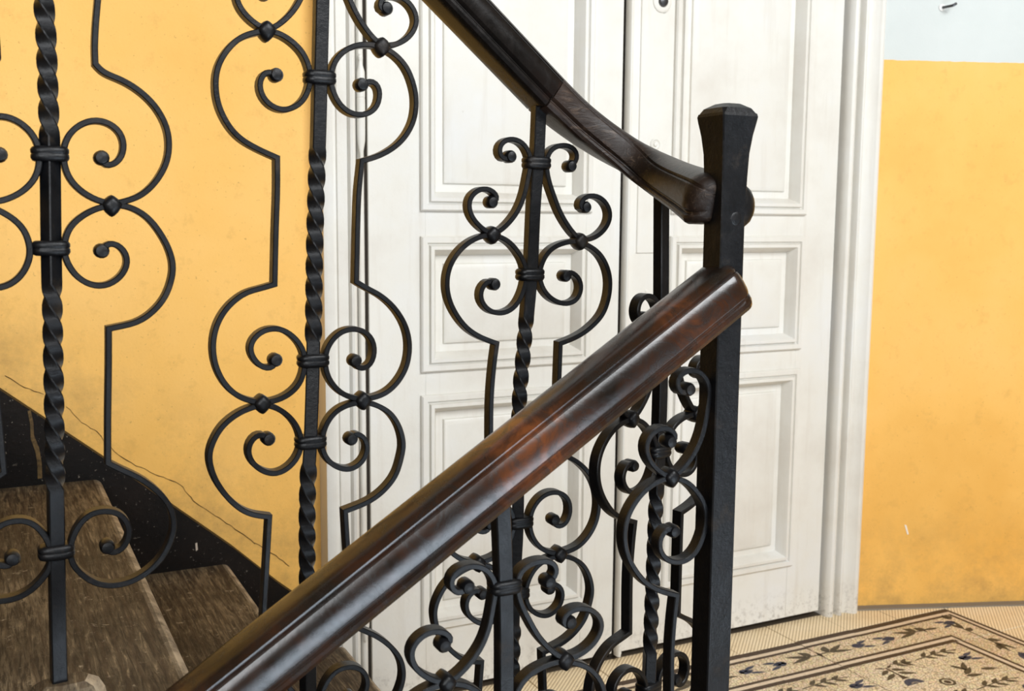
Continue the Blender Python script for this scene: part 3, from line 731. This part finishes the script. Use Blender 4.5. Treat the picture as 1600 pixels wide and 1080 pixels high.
# baluster three: traced top, lower part as baluster two
b3Lf = b3L[:1]+[b3L[1][:-1]+[b2L_bot[0][0]+s32]]+shift(b2L_bot, s32)
b3Rf = b3R[:1]+[b3R[1][:-1]+[b2R_bot[0][0]+s32]]+shift(b2R_bot, s32)
c3L, c3R = shift(c2L, s32), shift(c2R, s32)
# baluster one: mirrored left half, top as baluster two
s_b = B_1-B_2
b1Rf = shift(b2R_top, s_b)+[[b2R_top[-1][-1]+s_b]+b1R[0][1:]]+b1R[1:]
b1Lf = mirror(b1Rf, B_1.x+0.001); c1L = mirror(c1R, (C_1.x+D_1.x)/2)
a1L, a1R = shift(a2L, s_b), shift(a2R, s_b)

def build_baluster(label, group, org, path, pieces, knots, collars, twists, d=(1, 0), bar=True, s=BAR, foot=None, name='baluster', ends=None):
    """org: foot of the thing; everything else in world coordinates"""
    b = empty(name, org, label, 'baluster', group)
    nrm = Vector((-d[1], d[0], 0)).normalized()
    if bar: bar_mesh('bar', path, b, twists, s, math.atan2(d[1], d[0]))
    for P in pieces: strip_mesh('scroll', P, None, d, nrm, b)
    for p in knots: knot(p, d, nrm, b)
    for p in collars: collar(p, d, nrm, b)
    if foot is not None:
        f = foot
        rings = [[f+Vector((sx*k, sy*k, z)) for sx, sy in ((-1, -1), (1, -1), (1, 1), (-1, 1))] for z, k in ((-0.001, 0.0145), (0.006, 0.0135), (0.012, 0.0095), (0.02, 0.0072))]
        V, F = loft(rings); mesh('foot', rel(b, V), F, M_iron, b)
    return b
GRP = 'scrolled iron balusters of the stair railing'
def canon(org3):
    """all points of a whole baluster relative to its second collar (left pieces, right pieces)"""
    pass
top_z = lambda x: 0.0
# rail underside in the plane of the upper railing: z as a function of x
ra, rb = one(660, -4), one(832, 168)
RS = (rb.z-ra.z)/(rb.x-ra.x)
def rail_z(x): return ra.z+RS*(x-ra.x)
rc0, rc1 = one(753, 41), one(853, 146)      # centre line of the upper rail
def bar_top(x): return X((x, CY, rc1.z+(rc1.z-rc0.z)/(rc1.x-rc0.x)*(x-rc1.x)-0.016))

# baluster 1
x1 = one(60, -200).x
pth = [bar_top(F_1.x+0.016), one(66, -60), one(72, 60), one(78, 241), one(80, 388), one(84, 600), one(88, 861), one(92, 1058), X((F_1.x, CY, 0.549))]
build_baluster('black scrolled iron baluster standing on the highest visible worn tread', GRP, X((F_1.x, CY, 0.5502)), pth,
               [a1L, a1R, b1Lf, b1Rf, c1L, c1R], [one(174, 320), mirror([[one(174, 320)]], C_1.x)[0][0], K2L+s_b, K2R+s_b],
               [B_1, C_1, D_1, c2_2+s_b, c1_2+s_b],
               [(one(80, 215).z, c2_2.z+s_b.z-0.06), (one(86, 770).z, one(82, 448).z)], foot=X((F_1.x, CY, 0.5502)))
pb = bpy.data.objects['baluster']
rings = [[X((F_1.x+0.006+a*kx, CY+b*ky, z)) for a, b in ((-1, -0.8), (-0.2, -1.1), (0.9, -0.9), (1.15, 0.3), (0.8, 1), (-0.3, 0.9), (-1.1, 0.6))] for z, kx, ky in ((0.5495, 0.033, 0.022), (0.562, 0.031, 0.020), (0.573, 0.026, 0.017), (0.578, 0.018, 0.013))]
V, F = loft(rings); mesh('packing_block', rel(pb, V), F, M_tread, pb)
# baluster 2
f2 = X((D_2.x-0.004, CY, 0.3599))
pth = [bar_top(one(505, -120).x), one(503, -60), one(499, 122), one(497, 210), one(492, 370), one(489, 563), one(485, 690), one(480, 800), X((D_2.x, CY, D_2.z)), f2]
build_baluster('black scrolled iron baluster in front of the door casing and ochre wall', GRP, f2, pth,
               [a2L, a2R, b2L, b2R, c2L, c2R], [one(415, 48), one(594, 73), one(408, 629), one(565, 624)],
               [c1_2, c2_2, B_2, C_2, D_2], [(one(489, 540).z, one(497, 235).z), (D_2.z+0.05, one(485, 728).z)], foot=f2)
# baluster 3
B_3, C_3, D_3 = one(811, 815), one(806, 925), D_2+s32
f3 = X((D_3.x-0.006, CY, 0.1613))
pth = [bar_top(one(842, 178).x), one(838, 255), one(833, 320), one(828, 429), one(822, 500), one(817, 560), one(811, 640), one(809, 815), one(804, 930), X((D_3.x, CY, D_3.z)), f3]
build_baluster('black scrolled iron baluster under the joint of the upper handrail', GRP, f3, pth,
               [a3L, a3R, b3Lf, b3Rf, c3L, c3R], [one(767, 366), one(904, 376), one(408, 629)+s32, one(565, 624)+s32],
               [c1_3, c2_3, B_2+s32, C_2+s32, D_3], [(B_2.z+s32.z+0.04, one(824, 497).z), (D_3.z+0.05, C_2.z+s32.z-0.04)], foot=f3)

# a whole baluster re-used elsewhere: map a point of the upper plane to another place
LEAN = (c1_3.x-D_3.x)/(c1_3.z-D_3.z)
def mapper(ref, org, d, sx, sz, up_=0.0):
    dd = Vector((d[0], d[1], 0)).normalized()
    return lambda p: org+dd*((p.x-ref.x+(ref.z-p.z)*LEAN*up_)*sx)+Vector((0, 0, (p.z-ref.z)*sz))
def mapped(P, f): return [[f(p) for p in s] for s in P]
ALLL, ALLR = [a3L, b3Lf, c3L], [a3R, b3Rf, c3R]
KN_L = [one(767, 366), one(408, 629)+s32]; KN_R = [one(904, 376), one(565, 624)+s32]
COL = [c1_3, c2_3, B_2+s32, C_2+s32, D_3]
# baluster 4, on the landing, turned a little with the curve of the rail
d4 = (math.cos(math.radians(14)), math.sin(math.radians(14)))
o4 = px(1028, 705, (0.0, 1.0), (1, 0))
m4 = mapper(c2_3, o4, d4, 1.0, 1.0, 0.5)
b4x = lambda z: o4.x-(o4.z-z)*LEAN*0.5 if z < o4.z else o4.x
zf = lambda p: X((b4x(p.z), o4.y, p.z)); k4 = m4(KN_L[0]).z
w4 = px(1034, 273, (0, 1.0), (1, 0))
pth = [X((w4.x, w4.y, w4.z-0.012)), X((o4.x, o4.y, m4(c1_3).z)), o4, X((b4x(0.35), o4.y, 0.35)), X((b4x(0.0), o4.y, 0.0))]
f4 = X((b4x(0.0), o4.y, 0.0))
build_baluster('black scrolled iron baluster on the tiled landing beside the square newel', GRP, f4, pth,
               [[[X((p.x, p.y, k4+(p.z-k4)*1.32)) if p.z > k4 else p for p in s] for s in mapped(P, m4)] for P in (a3L, a3R)]+[mapped(P, m4) for P in ALLL[1:]+ALLR[1:]], [m4(p) for p in KN_L+KN_R], [zf(m4(p)) if i else X((o4.x, o4.y, k4+(m4(p).z-k4)*1.32)) for i, p in enumerate(COL)],
               [(m4(B_2+s32).z+0.04, o4.z-0.05), (m4(D_3).z+0.05, m4(C_2+s32).z-0.04)], d=d4, foot=f4)

# --- lower railing: plane through the newel, nearer the camera
LY = 0.86
def lo(x, y): return px(x, y, (0, LY), (1, 0))
# newel post
NB = lo(1120.5, 700); NX = NB.x
nw = empty('newel_post', (NX, LY, 0), 'square black iron newel post with flared faceted cap', 'newel post')
ns = 0.0148
top = lo(1130, 183).z
prof = [(ns*1.25, 0.0), (ns*1.25, 0.012), (ns, 0.016), (ns, top-0.110), (ns*1.02, top-0.085), (ns*1.06, top-0.060), (ns*1.12, top-0.036), (ns*1.26, top-0.018), (ns*1.42, top-0.005), (ns*1.47, top), (ns*1.42, top+0.003)]
rings = []
def sq(k, z, c=0.0012):
    return [X((NX+a*k-math.copysign(c, a)*(1-u), LY+b*k-math.copysign(c, b)*u, z)) for a, b, u in ((-1, -1, 1), (-1, -1, 0), (1, -1, 0), (1, -1, 1), (1, 1, 1), (1, 1, 0), (-1, 1, 0), (-1, 1, 1))]
def sq8(k, z, c=0.0012):
    P = [(-k, -k+c), (-k+c, -k), (k-c, -k), (k, -k+c), (k, k-c), (k-c, k), (-k+c, k), (-k, k-c)]
    return [X((NX+a, LY+b, z)) for a, b in P]
V, F = loft([sq8(k, z) for k, z in prof]); mesh('post', rel(nw, V), F, M_iron, nw, smooth=20)
V, F = loft([sq8(k, z, c) for k, z, c in ((ns*1.42, top+0.002, 0.0012), (ns*1.25, top+0.008, 0.004), (ns*0.75, top+0.0125, 0.004), (ns*0.70, top+0.0128, 0.004))])
mesh('cap', rel(nw, V), F, M_iron, nw, smooth=20)
def dome(name, c, axis, R_, hgt, parent, n=18, sy=1.0):
    ax = Vector(axis).normalized(); b = Vector((0, 0, 1)); a = ax.cross(b)*sy
    rings = [[c+ax*(hgt*math.sin(math.radians(e)))+(a*math.cos(2*math.pi*i/n)+b*math.sin(2*math.pi*i/n))*R_*math.cos(math.radians(e)) for i in range(n)] for e in (0, 20, 40, 60, 78)]
    rings.insert(0, [p-ax*0.002 for p in rings[0]])
    V, F = loft(rings); return mesh(name, rel(parent, V), F, M_iron, parent, smooth=50)
zb_ = lo(1150, 322).z
dome('bolt_head', X((NX+ns, LY-0.003, zb_)), (1, 0, 0), 0.023, 0.019, nw, sy=0.5)
dome('bolt_head', X((NX+0.003, LY-ns, lo(1143, 342).z)), (0, -1, 0), 0.0070, 0.0010, nw)

# half panel of scrolls fixed to the newel, left side only
oN = X((lo(1108, 640).x+0.0065, LY, lo(1108, 614).z))
mN = mapper(c1_3, oN, (1, 0), 1.03, 1.03, 1.0)
hb = build_baluster('black iron half baluster of scrolls fixed against the square newel', GRP, X((NX-0.07, LY, oN.z-0.4)), None,
               [mapped(P, mN) for P in ALLL], [mN(p) for p in KN_L], [], [], bar=False)
# baluster of the lower flight
oL = lo(788, 915)
mL = mapper(c1_3, oL, (1, 0), 1.08, 0.96, 1.0); mLl = mapper(c1_3, oL, (1, 0), 1.15, 1.03, 1.0)
mid = lo(787, 1075)
fL = X((mid.x+0.002, LY, LZ))
zf2 = lambda p: X((mid.x, LY, p.z))
pth = [lo(781, 775), lo(786, 915), mid, X((mid.x, LY, 0.3)), fL]
build_baluster('black scrolled iron baluster under the descending varnished handrail', GRP, fL, pth,
               [mapped(P, mLl) for P in ALLL]+[mapped(P, mL) for P in ALLR], [mLl(p) for p in KN_L]+[mL(p) for p in KN_R], [zf2(mL(p)) for p in COL],
               [(mL(B_2+s32).z+0.04, mL(c2_3).z-0.05), (mL(D_3).z+0.05, mL(C_2+s32).z-0.04)], s=0.0152, foot=fL)

# ------------------------------------------------------------------ handrails
def _crown():
    P = []
    for t in range(0, 91, 9):
        a = math.radians(t); x_, y_ = 0.0268*math.sin(a)**0.74, -0.004+0.0295*abs(math.cos(a))**0.74
        P.append((x_, y_))
        if t == 45: P += [(x_-0.0002, y_-0.0020), (x_+0.0002, y_-0.0036), (x_+0.0032, y_-0.0042)]
    return P
HP = _crown()+[(.0264, -.0075), (.0240, -.0100), (.0225, -.0108), (.0228, -.0122), (.0252, -.0142), (.0258, -.0172), (.0240, -.0208), (.0200, -.0225), (.010, -.0228), (0, -.0228)]
HPF = HP+[(-x, y) for x, y in HP[-2:0:-1]]
def sweep_rail(name, pts, mat, parent, sc=1.0, scl=None, cap_start=False, cap_end=False, step=0.012):
    q = spline(pts, step); rings = []
    nn = len(q)
    def frame(i):
        t = (q[min(i+1, nn-1)]-q[max(i-1, 0)]).normalized()
        side = t.cross(Vector((0, 0, 1))).normalized(); u_ = side.cross(t).normalized(); return t, side, u_
    for i, p in enumerate(q):
        t, side, u_ = frame(i); k = sc if scl is None else scl(i/(nn-1))
        rings.append([p+side*(a*k)+u_*(b*k) for a, b in HPF])
    if cap_end:
        t, side, u_ = frame(nn-1); p = q[-1]
        for e in (15, 30, 45, 60, 75, 88):
            k = math.cos(math.radians(e)); o_ = math.sin(math.radians(e))*0.016
            rings.append([p+t*o_+side*(a*sc*(0.25+0.75*k))+u_*(b*sc*(0.55+0.45*k)) for a, b in HPF])
    V, F = loft(rings); return mesh(name, rel(parent, V), F, mat, parent, smooth=32)
# lower rail: straight line in the plane of the lower railing, past the newel
pA, pB = lo(463, 988), lo(1036, 527)
dl = (pB-pA).normalized()
pe = pB+dl*((NX+0.001-pB.x)/dl.x)
ps = pB+dl*((-0.75-pB.x)/dl.x)
hr2 = empty('handrail', (ps.x, LY, ps.z), 'glossy red-brown handrail sloping down over the lower flight, ending on the newel', 'handrail')
sweep_rail('rail', [ps, ps.lerp(pe, 0.5), pe], M_rail, hr2, 1.12, cap_end=True)
# upper rail: straight piece and the curved wreath down to the newel
off = 0.026
pu0, pu1 = px(753, 41, UP0, UPD), px(853, 146, UP0, UPD)
du = (pu1-pu0).normalized()
hr1 = empty('handrail', pu1, 'blackened moulded handrail of the rising flight with curved worn end at the newel', 'handrail')
pstart = pu1-du*1.3
sweep_rail('rail', [pstart, pstart.lerp(pu1, 0.5), pu1], M_rail_dark, hr1, 0.94)
def at(x, y, Y): return px(x, y, (0, Y), (1, 0))
wp = [pu1+du*0.0015, at(876, 168, 1.060), at(912, 198, 1.057), at(955, 228, 1.048), at(998, 254, 1.030), at(1034, 273, 1.0), at(1066, 290, 0.950), at(1095, 304, 0.900), at(1112, 313, 0.872)]
sweep_rail('wreath', wp, M_wreath, hr1, step=0.008, scl=lambda t: 0.94-0.50*t+0.66*t*t, cap_end=True, sc=1.05)

# ------------------------------------------------------------------ small things on the walls
def on_right_wall(x, y): return px(x, y, (RW0.x, RW0.y), (rd.x, rd.y))
hk = on_right_wall(1472, 12)
hook = empty('wall_hook', hk, 'small dull metal hook in the white plaster above the dado', 'hook')
nin = Vector((-rn.x, -rn.y, 0))
V, F = loft([[hk+nin*y+(Vector((rd.x, rd.y, 0))*math.cos(2*math.pi*i/14)+Vector((0, 0, 1))*math.sin(2*math.pi*i/14))*r for i in range(14)] for r, y in ((0.009, -0.002), (0.009, 0.002), (0.006, 0.003))])
mesh('plate', rel(hook, V), F, M_white, hook, smooth=40)
q = spline([hk, hk+nin*0.016+Vector((0.006, 0, 0.0)), hk+nin*0.026+Vector((rd.x, rd.y, 0))*0.016+Vector((0, 0, 0.001)), hk+nin*0.024+Vector((rd.x, rd.y, 0))*0.024+Vector((0, 0, 0.006))], 0.003)
rings = []
for i, p in enumerate(q):
    t = (q[min(i+1, len(q)-1)]-q[max(i-1, 0)]).normalized(); a = t.cross(Vector((0, 0, 1))).normalized(); b = a.cross(t)
    rings.append([p+(a*math.cos(k*math.pi/4)+b*math.sin(k*math.pi/4))*0.0034 for k in range(8)])
V, F = loft(rings); mesh('hook_arm', rel(hook, V), F, M_steel, hook, smooth=40)
c = on_right_wall(1416, 828)
ex, ez = Vector((rd.x, rd.y, 0)), Vector((0, 0, 1))
pts = [c+ex*a+ez*b for a, b in ((-0.006, 0.014), (-0.001, 0.013), (0.007, -0.012), (0.003, -0.013))]
V = [p+nin*0.0012 for p in pts]+[p-nin*0.002 for p in pts]
mesh('paint_chip', V, [(0, 1, 2, 3), (0, 4, 5, 1), (1, 5, 6, 2), (2, 6, 7, 3), (3, 7, 4, 0)], M_chip, wr)
